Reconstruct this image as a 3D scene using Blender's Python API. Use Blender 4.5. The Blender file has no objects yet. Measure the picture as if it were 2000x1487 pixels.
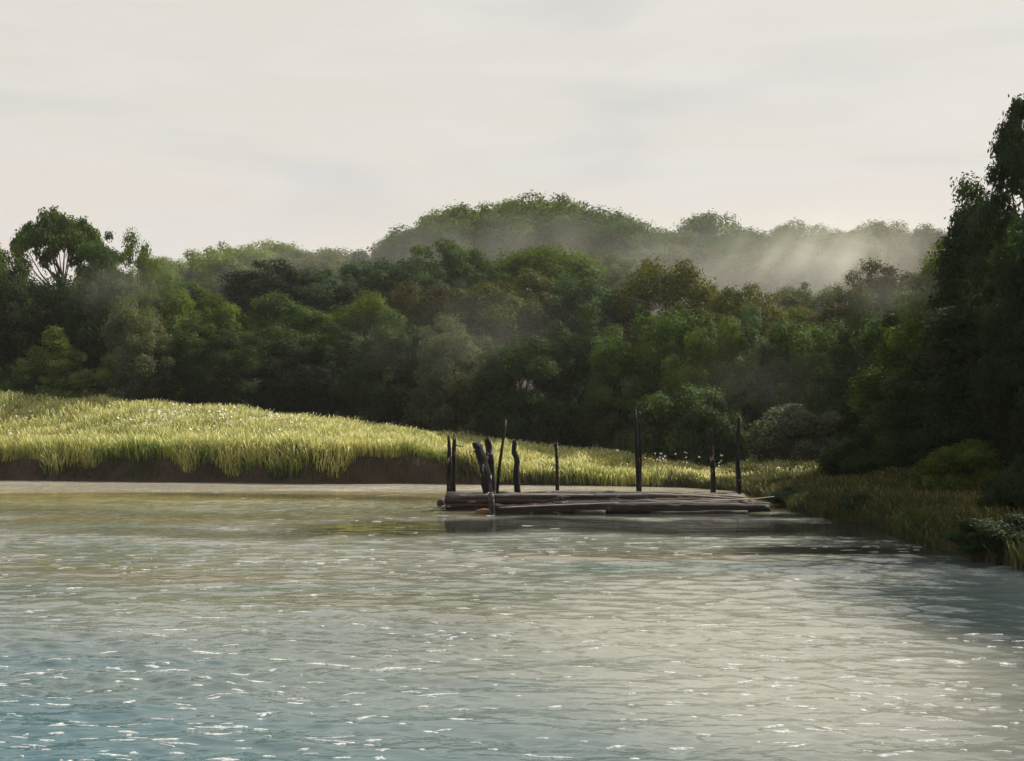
import bpy, math, random
import numpy as np
from mathutils import Vector

rng = np.random.default_rng(7)
random.seed(7)
scene = bpy.context.scene
COL = scene.collection

# ------------------------------------------------------------------ frame of reference
F, HY, CZ = 2222.2, 870.0, 1.93      # focal length in photo pixels, horizon row, eye height (m)


def at(px, py, D):
    return Vector(((px - 1000) / F * D, D, CZ - (py - HY) / F * D))


# ------------------------------------------------------------------ helpers
def mesh_np(name, verts, faces, mats=(), attrs=None, smooth=False):
    """verts (N,3), faces (M,k) all of one size, or a list of such arrays"""
    me = bpy.data.meshes.new(name)
    fl = faces if isinstance(faces, list) else [faces]
    fl = [np.asarray(f, dtype=np.int32) for f in fl if len(f)]
    verts = np.asarray(verts, dtype=np.float32)
    me.vertices.add(len(verts))
    me.vertices.foreach_set('co', verts.ravel())
    loops = np.concatenate([f.ravel() for f in fl])
    sizes = np.concatenate([np.full(len(f), f.shape[1], dtype=np.int32) for f in fl])
    starts = np.concatenate([[0], np.cumsum(sizes)[:-1]]).astype(np.int32)
    me.loops.add(len(loops))
    me.loops.foreach_set('vertex_index', loops)
    me.polygons.add(len(sizes))
    me.polygons.foreach_set('loop_start', starts)
    me.polygons.foreach_set('loop_total', sizes)
    if smooth:
        me.polygons.foreach_set('use_smooth', np.ones(len(sizes), dtype=bool))
    for k, v in (attrs or {}).items():
        a = me.attributes.new(k, 'FLOAT', 'POINT')
        a.data.foreach_set('value', np.asarray(v, dtype=np.float32))
    for m in mats:
        me.materials.append(m)
    me.update(calc_edges=True)
    return me


def link(name, data, parent=None, loc=(0, 0, 0), rotz=0.0, scale=None):
    o = bpy.data.objects.new(name, data)
    COL.objects.link(o)
    o.location = loc
    o.rotation_euler = (0, 0, rotz)
    if scale:
        o.scale = scale
    o.parent = parent
    return o


def tag(o, label=None, cat=None, group=None, kind=None):
    for k, v in (('label', label), ('category', cat), ('group', group), ('kind', kind)):
        if v:
            o[k] = v
    return o


class MB:
    """collects irregular tubes and boxes into one mesh"""
    def __init__(self):
        self.v, self.q, self.n, self.caps = [], [], 0, []

    def tube(self, pts, rad, seg=10, rough=0.06, squash=1.0, jag=0.0, sub=1):
        pts = np.asarray(pts, float)
        rad = np.asarray(rad, float)
        if sub > 1:
            t = np.linspace(0, len(pts) - 1, (len(pts) - 1) * sub + 1)
            i = np.arange(len(pts))
            pts = np.stack([np.interp(t, i, pts[:, k]) for k in range(3)], 1)
            rad = np.interp(t, i, rad)
            w = rng.normal(0, 1, (len(pts), 3)) * rad[:, None] * 0.09
            w[0] = w[-1] = 0
            pts = pts + w
        m = len(pts)
        tan = np.gradient(pts, axis=0)
        tan /= np.linalg.norm(tan, axis=1)[:, None]
        ref = np.array([0, 1, 0]) if abs(tan[0][1]) < .8 else np.array([1, 0, 0])
        u = np.cross(tan, ref)
        u /= np.linalg.norm(u, axis=1)[:, None]
        w = np.cross(u, tan)
        a = np.linspace(0, 2 * math.pi, seg, endpoint=False)
        furrow = 1 + rng.normal(0, rough, seg)[None, :] + rng.normal(0, rough * .6, (m, seg))
        R = rad[:, None] * furrow
        P = pts[:, None, :] + (np.cos(a)[None, :, None] * u[:, None, :] + np.sin(a)[None, :, None] * w[:, None, :] * squash) * R[:, :, None]
        if jag:
            P[-1] += tan[-1][None, :] * rng.uniform(-jag, jag, seg)[:, None]
        b = self.n
        self.v.append(P.reshape(-1, 3))
        i = np.arange(m - 1)[:, None] * seg
        j = np.arange(seg)[None, :]
        j2 = (j + 1) % seg
        self.q.append(np.stack([b + i + j, b + i + j2, b + i + seg + j2, b + i + seg + j], -1).reshape(-1, 4))
        self.n += m * seg
        for ring, ctr in ((0, pts[0]), (m - 1, pts[-1])):
            self.v.append(np.asarray(ctr)[None, :])
            c = self.n
            self.n += 1
            r = b + ring * seg
            for k in range(seg):
                k2 = (k + 1) % seg
                self.caps.append((r + k2, r + k, c) if ring == 0 else (r + k, r + k2, c))
        return self

    def build(self, name, mat, parent=None, smooth=True):
        me = mesh_np(name, np.concatenate(self.v), [np.concatenate(self.q), np.array(self.caps)], [mat], smooth=smooth)
        return link(name, me, parent)

    def mesh(self, name, mat):
        return mesh_np(name, np.concatenate(self.v), [np.concatenate(self.q), np.array(self.caps)], [mat], smooth=True)


# ------------------------------------------------------------------ node helpers
class NT:
    def __init__(self, name):
        self.m = bpy.data.materials.new(name)
        self.m.use_nodes = True
        self.t = self.m.node_tree
        self.t.nodes.clear()
        self.out = self.t.nodes.new('ShaderNodeOutputMaterial')

    def n(self, typ, **kw):
        nd = self.t.nodes.new(typ)
        for k, v in kw.items():
            if k.startswith('in_'):
                key = k[3:].replace('_', ' ')
                nd.inputs[int(key) if key.isdigit() else key].default_value = v
            else:
                setattr(nd, k, v)
        return nd

    def l(self, a, b):
        self.t.links.new(a, b)

    def mix(self, fac, a, b, mode='MIX'):
        nd = self.n('ShaderNodeMix', data_type='RGBA', blend_type=mode)
        for s, i in ((fac, 0), (a, 6), (b, 7)):
            if hasattr(s, 'is_linked'):
                self.l(s, nd.inputs[i])
            else:
                nd.inputs[i].default_value = (*s, 1) if isinstance(s, tuple) and len(s) == 3 else s
        return nd.outputs[2]

    def noise(self, coord, scale, detail=4, rough=.55, vscale=None, dist=0.0):
        src = coord
        if vscale:
            mp = self.n('ShaderNodeMapping')
            mp.inputs['Scale'].default_value = vscale
            self.l(coord, mp.inputs[0])
            src = mp.outputs[0]
        nd = self.n('ShaderNodeTexNoise')
        nd.inputs['Scale'].default_value = scale
        nd.inputs['Detail'].default_value = detail
        nd.inputs['Roughness'].default_value = rough
        nd.inputs['Distortion'].default_value = dist
        self.l(src, nd.inputs['Vector'])
        return nd.outputs['Fac']

    def remap(self, v, a, b, c=0.0, d=1.0, smooth=True):
        nd = self.n('ShaderNodeMapRange', interpolation_type='SMOOTHSTEP' if smooth else 'LINEAR')
        self.l(v, nd.inputs[0])
        for k, x in zip((1, 2, 3, 4), (a, b, c, d)):
            nd.inputs[k].default_value = x
        return nd.outputs[0]

    def math(self, op, a, b=None):
        nd = self.n('ShaderNodeMath', operation=op)
        for i, s in enumerate((a, b)):
            if s is None:
                continue
            if hasattr(s, 'is_linked'):
                self.l(s, nd.inputs[i])
            else:
                nd.inputs[i].default_value = s
        return nd.outputs[0]


def leaf_material():
    t = NT('leaf')
    oi = t.n('ShaderNodeObjectInfo')
    at_ = t.n('ShaderNodeAttribute', attribute_name='rnd')
    geo = t.n('ShaderNodeTexCoord')
    hsv = t.n('ShaderNodeHueSaturation')
    t.l(oi.outputs['Color'], hsv.inputs['Color'])
    t.l(t.remap(at_.outputs['Fac'], 0, 1, .475, .525, False), hsv.inputs['Hue'])
    t.l(t.remap(at_.outputs['Fac'], 0, 1, .45, 1.6, False), hsv.inputs['Value'])
    big = t.noise(geo.outputs['Object'], .55, 3)
    c = t.mix(t.remap(big, .35, .65), hsv.outputs[0], (1.25, 1.1, .75), 'MULTIPLY')
    p = t.n('ShaderNodeBsdfPrincipled', in_Roughness=.65)
    p.inputs['Specular IOR Level'].default_value = .08
    t.l(c, p.inputs['Base Color'])
    tr = t.n('ShaderNodeBsdfTranslucent')
    t.l(t.mix(1.0, c, (1.5, 1.6, .7), 'MULTIPLY'), tr.inputs[0])
    mx = t.n('ShaderNodeMixShader', in_0=.38)
    t.l(p.outputs[0], mx.inputs[1])
    t.l(tr.outputs[0], mx.inputs[2])
    t.l(mx.outputs[0], t.out.inputs[0])
    return t.m


def grass_material(name, cols, head):
    t = NT(name)
    a = t.n('ShaderNodeAttribute', attribute_name='rnd')
    h = t.n('ShaderNodeAttribute', attribute_name='head')
    tc = t.n('ShaderNodeTexCoord')
    n1 = t.noise(tc.outputs['Object'], .22, 3)
    n2 = t.noise(tc.outputs['Object'], .9, 2)
    c = t.mix(t.remap(n1, .42, .58), cols[0], cols[1])
    c = t.mix(t.remap(n2, .5, .68), c, cols[2])
    c = t.mix(h.outputs['Fac'], c, head)
    hsv = t.n('ShaderNodeHueSaturation')
    t.l(c, hsv.inputs['Color'])
    t.l(t.remap(a.outputs['Fac'], 0, 1, .48, .52, False), hsv.inputs['Hue'])
    t.l(t.remap(a.outputs['Fac'], 0, 1, .6, 1.4, False), hsv.inputs['Value'])
    d = t.n('ShaderNodeBsdfPrincipled', in_Roughness=.6)
    d.inputs['Specular IOR Level'].default_value = .25
    t.l(hsv.outputs[0], d.inputs['Base Color'])
    tr = t.n('ShaderNodeBsdfTranslucent')
    t.l(hsv.outputs[0], tr.inputs[0])
    mx = t.n('ShaderNodeMixShader', in_0=.4)
    t.l(d.outputs[0], mx.inputs[1])
    t.l(tr.outputs[0], mx.inputs[2])
    t.l(mx.outputs[0], t.out.inputs[0])
    return t.m


def wood_material(name, c1, c2, c3, amount=.62, along=(1, 1, 1), rough=.85, spec=.3):
    """c1/c2 base streaks, c3 pale peeled or bleached flecks"""
    t = NT(name)
    tc = t.n('ShaderNodeTexCoord')
    st = t.noise(tc.outputs['Object'], 3.0, 6, .65, along)
    fl = t.noise(tc.outputs['Object'], 7.0, 5, .7, tuple(.5 * a + .35 for a in along))
    c = t.mix(t.remap(st, .35, .65), c1, c2)
    c = t.mix(t.remap(fl, amount, amount + .07), c, c3)
    p = t.n('ShaderNodeBsdfPrincipled', in_Roughness=rough)
    p.inputs['Specular IOR Level'].default_value = spec
    t.l(c, p.inputs['Base Color'])
    b = t.n('ShaderNodeBump', in_Strength=.7, in_Distance=.03)
    t.l(t.noise(tc.outputs['Object'], 9.0, 6, .7, along), b.inputs['Height'])
    t.l(b.outputs[0], p.inputs['Normal'])
    t.l(p.outputs[0], t.out.inputs[0])
    return t.m


def plain(name, col, rough=.7):
    t = NT(name)
    tc = t.n('ShaderNodeTexCoord')
    c = t.mix(t.noise(tc.outputs['Object'], 5, 4), tuple(x * .7 for x in col), tuple(min(1, x * 1.2) for x in col))
    p = t.n('ShaderNodeBsdfPrincipled', in_Roughness=rough)
    t.l(c, p.inputs['Base Color'])
    t.l(p.outputs[0], t.out.inputs[0])
    return t.m


def soil_material():
    t = NT('soil')
    tc = t.n('ShaderNodeTexCoord')
    n = t.noise(tc.outputs['Object'], .8, 8, .6)
    n2 = t.noise(tc.outputs['Object'], 4.0, 6, .65)
    c = t.mix(t.remap(n, .35, .65), (.024, .012, .008), (.052, .026, .016))
    c = t.mix(t.remap(n2, .5, .7), c, (.026, .030, .013))
    p = t.n('ShaderNodeBsdfPrincipled', in_Roughness=.95)
    t.l(c, p.inputs['Base Color'])
    b = t.n('ShaderNodeBump', in_Strength=.8, in_Distance=.15)
    t.l(n2, b.inputs['Height'])
    t.l(b.outputs[0], p.inputs['Normal'])
    t.l(p.outputs[0], t.out.inputs[0])
    return t.m


def water_material():
    t = NT('lake_water')
    tc = t.n('ShaderNodeTexCoord')
    O = tc.outputs['Object']
    calm_shade = t.n('ShaderNodeAttribute', attribute_name='calm_shade').outputs['Fac']
    ruf = t.n('ShaderNodeAttribute', attribute_name='ruffled').outputs['Fac']
    sep = t.n('ShaderNodeSeparateXYZ')
    t.l(O, sep.inputs[0])
    # suspended silt and algae drift in long streaks across the lake
    big = t.noise(O, .16, 3, .5, (.35, 1, 1), .4)
    mid = t.noise(O, .45, 4, .55, (.3, 1, 1), .6)
    c = t.mix(t.remap(big, .38, .62), (.125, .14, .11), (.23, .235, .205))
    c = t.mix(t.remap(mid, .52, .7), c, (.13, .17, .15))
    olive = t.noise(O, .23, 3, .5, (.22, 1, 1), .5)
    c = t.mix(t.remap(olive, .50, .66, 0, .85), c, (.15, .12, .065))
    # olive silt in the shallows off the far bank
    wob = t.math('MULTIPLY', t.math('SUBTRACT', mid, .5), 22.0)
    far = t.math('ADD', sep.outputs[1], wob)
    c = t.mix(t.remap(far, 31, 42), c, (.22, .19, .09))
    c = t.mix(t.remap(t.math('ADD', far, t.math('MULTIPLY', wob, -.7)), 44, 50), c, (.50, .46, .38))  # cream sky reflection below the far bank, painted into the water colour
    # bluer water in the near left; right trees' dark reflection painted in on the right
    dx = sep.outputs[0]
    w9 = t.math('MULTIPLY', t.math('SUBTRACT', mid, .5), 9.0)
    deep = t.math('ADD', t.math('ADD', t.math('MULTIPLY', dx, .75), sep.outputs[1]), w9)  # position mask for the bluer near left, not a water depth
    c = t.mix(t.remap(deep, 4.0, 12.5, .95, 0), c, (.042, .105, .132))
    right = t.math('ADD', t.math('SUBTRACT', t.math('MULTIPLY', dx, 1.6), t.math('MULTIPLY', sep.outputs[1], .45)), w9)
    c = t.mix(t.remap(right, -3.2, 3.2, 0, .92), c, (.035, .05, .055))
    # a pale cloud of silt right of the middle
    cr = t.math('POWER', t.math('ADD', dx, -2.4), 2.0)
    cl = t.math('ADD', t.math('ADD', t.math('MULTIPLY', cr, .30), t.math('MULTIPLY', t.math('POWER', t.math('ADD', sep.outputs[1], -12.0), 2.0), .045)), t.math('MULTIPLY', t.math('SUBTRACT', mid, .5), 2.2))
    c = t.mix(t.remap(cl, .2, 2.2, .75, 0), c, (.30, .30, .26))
    c = t.mix(t.math('MULTIPLY', calm_shade, .92), c, (.016, .018, .018))  # dark bands of shade and reflected wood painted into the lanes' colour
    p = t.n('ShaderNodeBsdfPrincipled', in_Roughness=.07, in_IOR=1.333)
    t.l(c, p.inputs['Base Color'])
    # fine ripples, and sparse steep wavelets that catch the sun
    h = t.math('ADD', t.noise(O, 2.6, 4, .55, (.45, 1, 1), .3), t.math('ADD', t.math('MULTIPLY', t.noise(O, 9.0, 3, .5, (.5, 1, 1)), .30), t.math('MULTIPLY', t.noise(O, 24.0, 2, .5, (.45, 1, 1)), .10)))
    live = t.math('SUBTRACT', 1.0, t.math('MULTIPLY', calm_shade, .9))
    b = t.n('ShaderNodeBump', in_Distance=.045)
    t.l(t.math('MULTIPLY', live, t.math('ADD', .55, t.math('MULTIPLY', ruf, .45))), b.inputs['Strength'])
    t.l(h, b.inputs['Height'])
    spk = t.remap(t.noise(O, 3.4, 2, .45, (.55, 1.25, 1), .2), .63, .70)
    b2 = t.n('ShaderNodeBump', in_Distance=.05)
    t.l(t.math('MULTIPLY', live, .30), b2.inputs['Strength'])
    t.l(spk, b2.inputs['Height'])
    t.l(b.outputs[0], b2.inputs['Normal'])
    t.l(b2.outputs[0], p.inputs['Normal'])
    t.l(p.outputs[0], t.out.inputs[0])
    return t.m


LEAF = leaf_material()
BARK = wood_material('bark', (.035, .028, .02), (.075, .06, .045), (.13, .12, .1), .64, (1, 1, .25))
SOIL = soil_material()
WATER = water_material()
CHAR = wood_material('charred_wood', (.006, .006, .007), (.018, .016, .016), (.42, .40, .38), .60, (1, 1, .22), .75, .15)
DARKPOST = wood_material('dark_post_wood', (.009, .007, .006), (.028, .019, .016), (.36, .32, .29), .58, (1, 1, .2), .8, .15)
DECK = wood_material('weathered_deck_wood', (.06, .053, .053), (.13, .115, .115), (.30, .26, .23), .58, (.12, 1, 1), .8)
REDLOG = wood_material('wet_red_brown_wood', (.014, .006, .005), (.06, .02, .014), (.20, .16, .15), .57, (.1, 1, 1), .65, .4)
BLACKLOG = wood_material('waterlogged_wood', (.010, .008, .008), (.03, .022, .02), (.20, .17, .16), .62, (.1, 1, 1), .7, .2)
BIRCH = wood_material('peeling_bark', (.015, .012, .012), (.05, .042, .038), (.40, .36, .33), .56, (1, 1, .6), .7)
GREYW = wood_material('greyed_lit_timber', (.035, .03, .03), (.10, .088, .088), (.32, .28, .25), .58, (.12, 1, 1), .8, .2)  # greyed wood, made paler to hold the lit edges in its colour
PALEW = plain('bleached_wood', (.42, .37, .32), .8)
RUSTW = plain('split_orange_wood', (.14, .065, .035), .8)

AZ, EL = math.radians(50), math.radians(41)
sd = Vector((math.sin(AZ) * math.cos(EL), math.cos(AZ) * math.cos(EL), math.sin(EL)))

# ------------------------------------------------------------------ terrain
SHORE = np.array([(-330, 66), (-80, 65), (-50, 64), (-39, 63.6), (-28, 63.0), (-23, 61.2), (-19, 59.8), (-14, 58.6), (-10, 56.6), (-5, 57.2), (0, 55.4),
                  (4.8, 53.8), (8, 52.2), (9.6, 48), (9.2, 43), (8.8, 38), (8.3, 33), (8.3, 30), (8.9, 27.5), (8.5, 25), (8.0, 22.6), (8.05, 20.5), (7.9, 18.5),
                  (8.2, 15), (9.5, 10), (12, 3), (16, -12), (24, -62), (330, -62), (330, 460), (-330, 460)], float)


def sdist(x, y):
    """signed distance to the shoreline, positive on land"""
    x = np.asarray(x, float)
    y = np.asarray(y, float)
    best = np.full(x.shape, 1e9)
    inside = np.zeros(x.shape, bool)
    n = len(SHORE)
    for i in range(n):
        ax, ay = SHORE[i]
        bx, by = SHORE[(i + 1) % n]
        ex, ey = bx - ax, by - ay
        t = np.clip(((x - ax) * ex + (y - ay) * ey) / (ex * ex + ey * ey), 0, 1)
        d = np.hypot(x - ax - t * ex, y - ay - t * ey)
        if i < n - 4:
            best = np.minimum(best, d)
        cond = (ay > y) != (by > y)
        with np.errstate(divide='ignore', invalid='ignore'):
            xi = ax + (y - ay) * ex / (ey if ey else 1e-9)
        inside ^= cond & (x < xi)
    return np.where(inside, best, -best)


def sst(a, b, v):
    t = np.clip((v - a) / (b - a), 0, 1)
    return t * t * (3 - 2 * t)


def height(x, y, d=None):
    x = np.asarray(x, float)
    y = np.asarray(y, float)
    if d is None:
        d = sdist(x, y)
    near = sst(52, 44, y) * sst(4, 9, x)                     # 1 on the right bank
    B = np.interp(x, [-60, -30, -12, -5, 1, 10], [1.3, 1.3, 1.5, 1.35, .35, .15])
    P = np.interp(x, [-60, -40, -28, -19, -10, 0, 9, 25, 60], [4.6, 4.35, 4.0, 3.4, 2.5, 1.35, .8, 1.1, 2.0])
    B = B * (1 - near) + .22 * near
    P = P * (1 - near) + (.62 + .02 * np.maximum(d, 0)) * near
    h = B * sst(-.15, .75, d) + (P - B) * sst(.6, 9.5, d)
    h += sst(72, 175, y) * np.interp(x, [-90, -40, 0, 60, 120], [15, 14, 20, 17, 20])
    h += sst(150, 270, y) * 18
    h += sst(12, 60, x - 8) * sst(5, 40, d) * 3.0
    h += np.where(d > 0, .10 * np.sin(x * .9 + 1.3 * np.sin(y * .5)) * np.sin(y * .8 + .6) * sst(.5, 3, d), 0)
    return np.where(d > -.15, h, 0) - 1.6 * sst(.1, -3.5, d) - .06 * (d < .1)


def H1(x, y):
    return float(height(np.array([x]), np.array([y]))[0])


def axis(lo, hi, flo, fhi, step, grow=1.16):
    a = list(np.arange(flo, fhi + 1e-6, step))
    s = step
    while a[-1] < hi:
        s *= grow
        a.append(min(a[-1] + s, hi))
    s = step
    while a[0] > lo:
        s *= grow
        a.insert(0, max(a[0] - s, lo))
    return np.array(a)


xs, ys = axis(-320, 320, -42, 22, .33), axis(-60, 450, 12, 84, .33)
X, Y = np.meshgrid(xs, ys)
Dm = sdist(X, Y)
Z = height(X, Y, Dm)
nx, ny = len(xs), len(ys)
i, j = np.meshgrid(np.arange(nx - 1), np.arange(ny - 1))
b = (j * nx + i).ravel()
ground = link('ground', mesh_np('ground', np.stack([X, Y, Z], -1).reshape(-1, 3), np.stack([b, b + 1, b + nx + 1, b + nx], -1), [SOIL], smooth=True))
tag(ground, 'dark earth bank and wooded slope rising behind the lake', 'ground', kind='structure')

# ------------------------------------------------------------------ water: real ripples
ty = np.concatenate([np.linspace(-40, 2.0, 12)[:-1], np.geomspace(2.0, 72, 820)])
tx = np.linspace(-1.25, 1.25, 760)
TY, TX = np.meshgrid(ty, tx, indexing='ij')
WX, WY = TX * np.maximum(TY, 30 - 1.0 * TY.clip(-40, 2) * 0 if False else np.maximum(TY, 6.0)), TY
WZ = np.zeros_like(WX)
wr = np.random.default_rng(11)
cell = np.maximum(.03, WY * .0050)
for k in range(64):
    lam = float(np.exp(wr.uniform(math.log(.13), math.log(1.2))))
    th = wr.normal(math.radians(80), .42)
    kx, ky = math.cos(th) * 2 * math.pi / lam, math.sin(th) * 2 * math.pi / lam
    amp = .0036 * lam ** .7
    ph = kx * WX + ky * WY + wr.uniform(0, 6.28) + .9 * np.sin(.37 * WX * math.cos(k) + .31 * WY * math.sin(k * 1.7))
    fade = np.clip(lam / (cell * 2.6) - .5, 0, 1)
    WZ += amp * fade * (np.sin(ph) + .28 * np.sin(2 * ph + .5))
wig = .9 * np.sin(.55 * WX + 1.2) + .45 * np.sin(1.35 * WX + .4) + .25 * np.sin(3.1 * WX)


def lane(yc, half, x0, x1, soft, slope=0.0):
    yy = np.abs(WY - yc - slope * WX - wig * half * .35) / half
    return (1 - sst(.45, 1.15, yy)) * sst(x0 - soft, x0 + soft, WX) * (1 - sst(x1 - soft, x1 + soft, WX))


# sheltered glassy lanes, painted dark where bands of shade lie: round the raft, off the right bank, and thin ones elsewhere
calm_shade = np.maximum(lane(27.0, 3.0, -5.2, 12, 1.6, .06), lane(20.9, .85, 4.2, 12, 1.2, .02))
calm_shade = np.maximum(calm_shade, .55 * lane(25.2, 1.5, -11, -3, 2.0))
calm_shade = np.maximum(calm_shade, .85 * lane(31.5, 1.0, -1, 9, .8))
calm_shade = np.maximum(calm_shade, .5 * sst(.55, .95, np.sin(.31 * WY + 1.7 * np.sin(.09 * WX) + 2.1) * np.sin(.12 * WX + .2 * WY)))
ruffled = sst(-.2, .9, np.sin(.21 * WX + 1.1 * np.sin(.33 * WY)) * np.sin(.45 * WY + .4) + .35 * np.sin(.8 * WX + 1.7 * WY))
WZ *= (.6 + .65 * ruffled) * (1 - .85 * calm_shade)
ry, rx = WX.shape
i, j = np.meshgrid(np.arange(rx - 1), np.arange(ry - 1))
b = (j * rx + i).ravel()
water = link('water', mesh_np('water', np.stack([WX, WY, WZ], -1).reshape(-1, 3), np.stack([b, b + 1, b + rx + 1, b + rx], -1), [WATER], {'calm_shade': calm_shade.ravel(), 'ruffled': ruffled.ravel()}, smooth=True))
tag(water, 'rippled grey green lake water with a bluer near left', 'water', kind='structure')


# ------------------------------------------------------------------ trees
def leaves(C, R, n, size, seed, up=.35, shell=.55, flat=.8, stretch=1.8):
    """leaf quads spread through clumps with centres C (k,3) and radii R"""
    r = np.random.default_rng(seed)
    C = np.asarray(C, float)
    R = np.asarray(R, float)
    idx = r.choice(len(C), n, p=R ** 2 / (R ** 2).sum())
    d = r.normal(size=(n, 3))
    d /= np.linalg.norm(d, axis=1)[:, None]
    rad = R[idx] * (shell + (1 - shell) * r.random(n) ** .7) * (1 + .18 * r.normal(size=n).clip(-2, 2.5))
    off = d * rad[:, None]
    off[:, 2] *= flat
    p = C[idx] + off
    nrm = d * .8 + r.normal(size=(n, 3)) * .42
    nrm[:, 2] += up
    nrm /= np.linalg.norm(nrm, axis=1)[:, None]
    t = np.cross(nrm, r.normal(size=(n, 3)))
    t /= np.linalg.norm(t, axis=1)[:, None]
    s = np.cross(nrm, t)
    L = size * r.uniform(.65, 1.35, n)[:, None]
    W = L / stretch
    v = np.stack([p - t * L * .5, p + s * W * .5 - nrm * W * .12, p + t * L * .5, p - s * W * .5 - nrm * W * .12], 1).reshape(-1, 3)
    f = np.arange(4 * n).reshape(-1, 4)
    clump = r.random(len(C))[idx]
    rnd = np.repeat(np.clip(.45 * clump + .55 * r.random(n), 0, 1), 4)
    return v, f, rnd


def crown_mesh(name, C, R, n, size, seed, **kw):
    v, f, rnd = leaves(C, R, n, size, seed, **kw)
    return mesh_np(name, v, f, [LEAF], {'rnd': rnd})


def dome_clumps(seed, w, z0, z1, k, rmin, rmax, low=-.55, point=1.0, wild=1.0):
    r = np.random.default_rng(seed)
    zc = z0 + (z1 - z0) * .42
    C, R = [], []
    while len(C) < k:
        d = r.normal(size=3)
        d /= np.linalg.norm(d)
        if d[2] < low:
            continue
        rr = r.uniform(rmin, rmax)
        q = r.uniform(.55, 1.0) ** .6
        up = z1 - zc if d[2] > 0 else zc - z0
        tz = abs(d[2]) ** (1 / point) if point != 1 else abs(d[2])
        hw = w / 2 * (1 - (tz if point != 1 and d[2] > 0 else 0) * .0)
        q *= 1 + wild * (.22 * math.sin(2 * math.atan2(d[1], d[0]) + seed) + .16 * math.sin(5 * d[2] + 3 * d[0] + seed * 1.7) + r.normal(0, .09))
        c = np.array([d[0] * (hw - rr) * q, d[1] * (hw - rr) * q, zc + math.copysign(tz, d[2]) * (up - rr * .8) * q])
        C.append(c)
        R.append(rr)
    return np.array(C), np.array(R)


def trunk_mesh(name, seed, h, r0, C, nl, zfork, lean=0.0):
    m = MB()
    r = np.random.default_rng(seed)
    top = np.array([lean + r.normal(0, .15), r.normal(0, .15), h * .82])
    fork = np.array([lean * zfork / h, 0, zfork])
    m.tube([(0, 0, -.4), (0, 0, .12), (0.03, 0.02, zfork * .45), fork, (fork + top) / 2 + r.normal(0, .12, 3), top], [r0 * 1.5, r0 * 1.15, r0 * .9, r0 * .75, r0 * .45, r0 * .12], 9, .05)
    order = r.permutation(len(C))[:nl]
    for q in order:
        tip = C[q]
        a = fork + (top - fork) * r.uniform(0, .55)
        mid = a + (tip - a) * .5 + np.array([0, 0, -.06 * np.linalg.norm(tip - a)]) + r.normal(0, .1, 3)
        m.tube([a, mid, tip], [r0 * .42, r0 * .24, r0 * .06], 6, .05)
    return m.mesh(name, BARK)


VAR = {}


def variant(key, w, h, C, R, n, size, seed, r0, nl, zfork, lean=0.0, **kw):
    VAR[key] = (w, h, trunk_mesh('trunk', seed + 50, h, r0, C, nl, zfork, lean), crown_mesh('crown', C, R, n, size, seed + 90, **kw))


for s in range(3):
    C, R = dome_clumps(20 + s, 10.6, 1.6, 10, 120, .45, 1.35)
    variant(f'dome{s}', 10, 10, C, R, 46000, .23, s, .22, 12, 3.0)
for s in range(3):
    C, R = dome_clumps(25 + s, 10.8, .3, 10, 150, .6, 1.3, wild=0, low=-.8)
    variant(f'ridge{s}', 10, 10, C, R, 46000, .22, 5 + s, .22, 10, 3.0)
for s in range(3):
    C, R = dome_clumps(30 + s, 8.6, .1, 10, 130, .38, 1.2, low=-.95)
    variant(f'full{s}', 8, 10, C, R, 48000, .20, 10 + s, .2, 12, 2.6)
for s in range(2):
    C, R = dome_clumps(40 + s, 9.2, .0, 10, 120, .35, .95, low=-.9)
    variant(f'airy{s}', 8, 10, C, R, 42000, .17, 20 + s, .17, 30, 2.2, shell=.3)
for s in range(3):
    C, R = dome_clumps(45 + s, 4.6, .0, 10, 150, .3, .8, low=-.95, wild=.6)
    variant(f'slim{s}', 4, 10, C, R, 52000, .15, 25 + s, .15, 26, 2.2, shell=.35)
# umbrella shaped crown on a bare forked trunk
r_ = np.random.default_rng(50)
C, R = [], []
for k in range(95):
    q, a = r_.random() ** .55, r_.uniform(0, 6.283)
    C.append((4.5 * q * math.cos(a), 4.5 * q * math.sin(a), 6.9 + 2.5 * math.sqrt(max(0, 1 - q * q)) * r_.uniform(.55, 1) + r_.normal(0, .12)))
    R.append(r_.uniform(.4, .75))
C, R = np.array(C), np.array(R)
variant('umbrella', 10, 10, C, R, 17000, .26, 30, .2, 16, 4.6, .3, shell=.4)
# tapering crown of the near right tree, ragged sprays at its edge
r_ = np.random.default_rng(60)
C, R = [], []
for k in range(210):
    u = r_.random() ** .8
    zz = .6 + u * 9.2
    rw = (1 - u) ** .6 * 3.5 + .3
    a = r_.uniform(0, 6.283)
    q = r_.uniform(.35, 1.08)
    C.append((math.cos(a) * rw * q, math.sin(a) * rw * q, zz - .25 * q))
    R.append(r_.uniform(.28, .62) * (1.15 - .5 * u))
variant('ragged', 7.4, 10, np.array(C), np.array(R), 60000, .14, 61, .17, 46, 2.0, shell=.25, up=.3)
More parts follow.
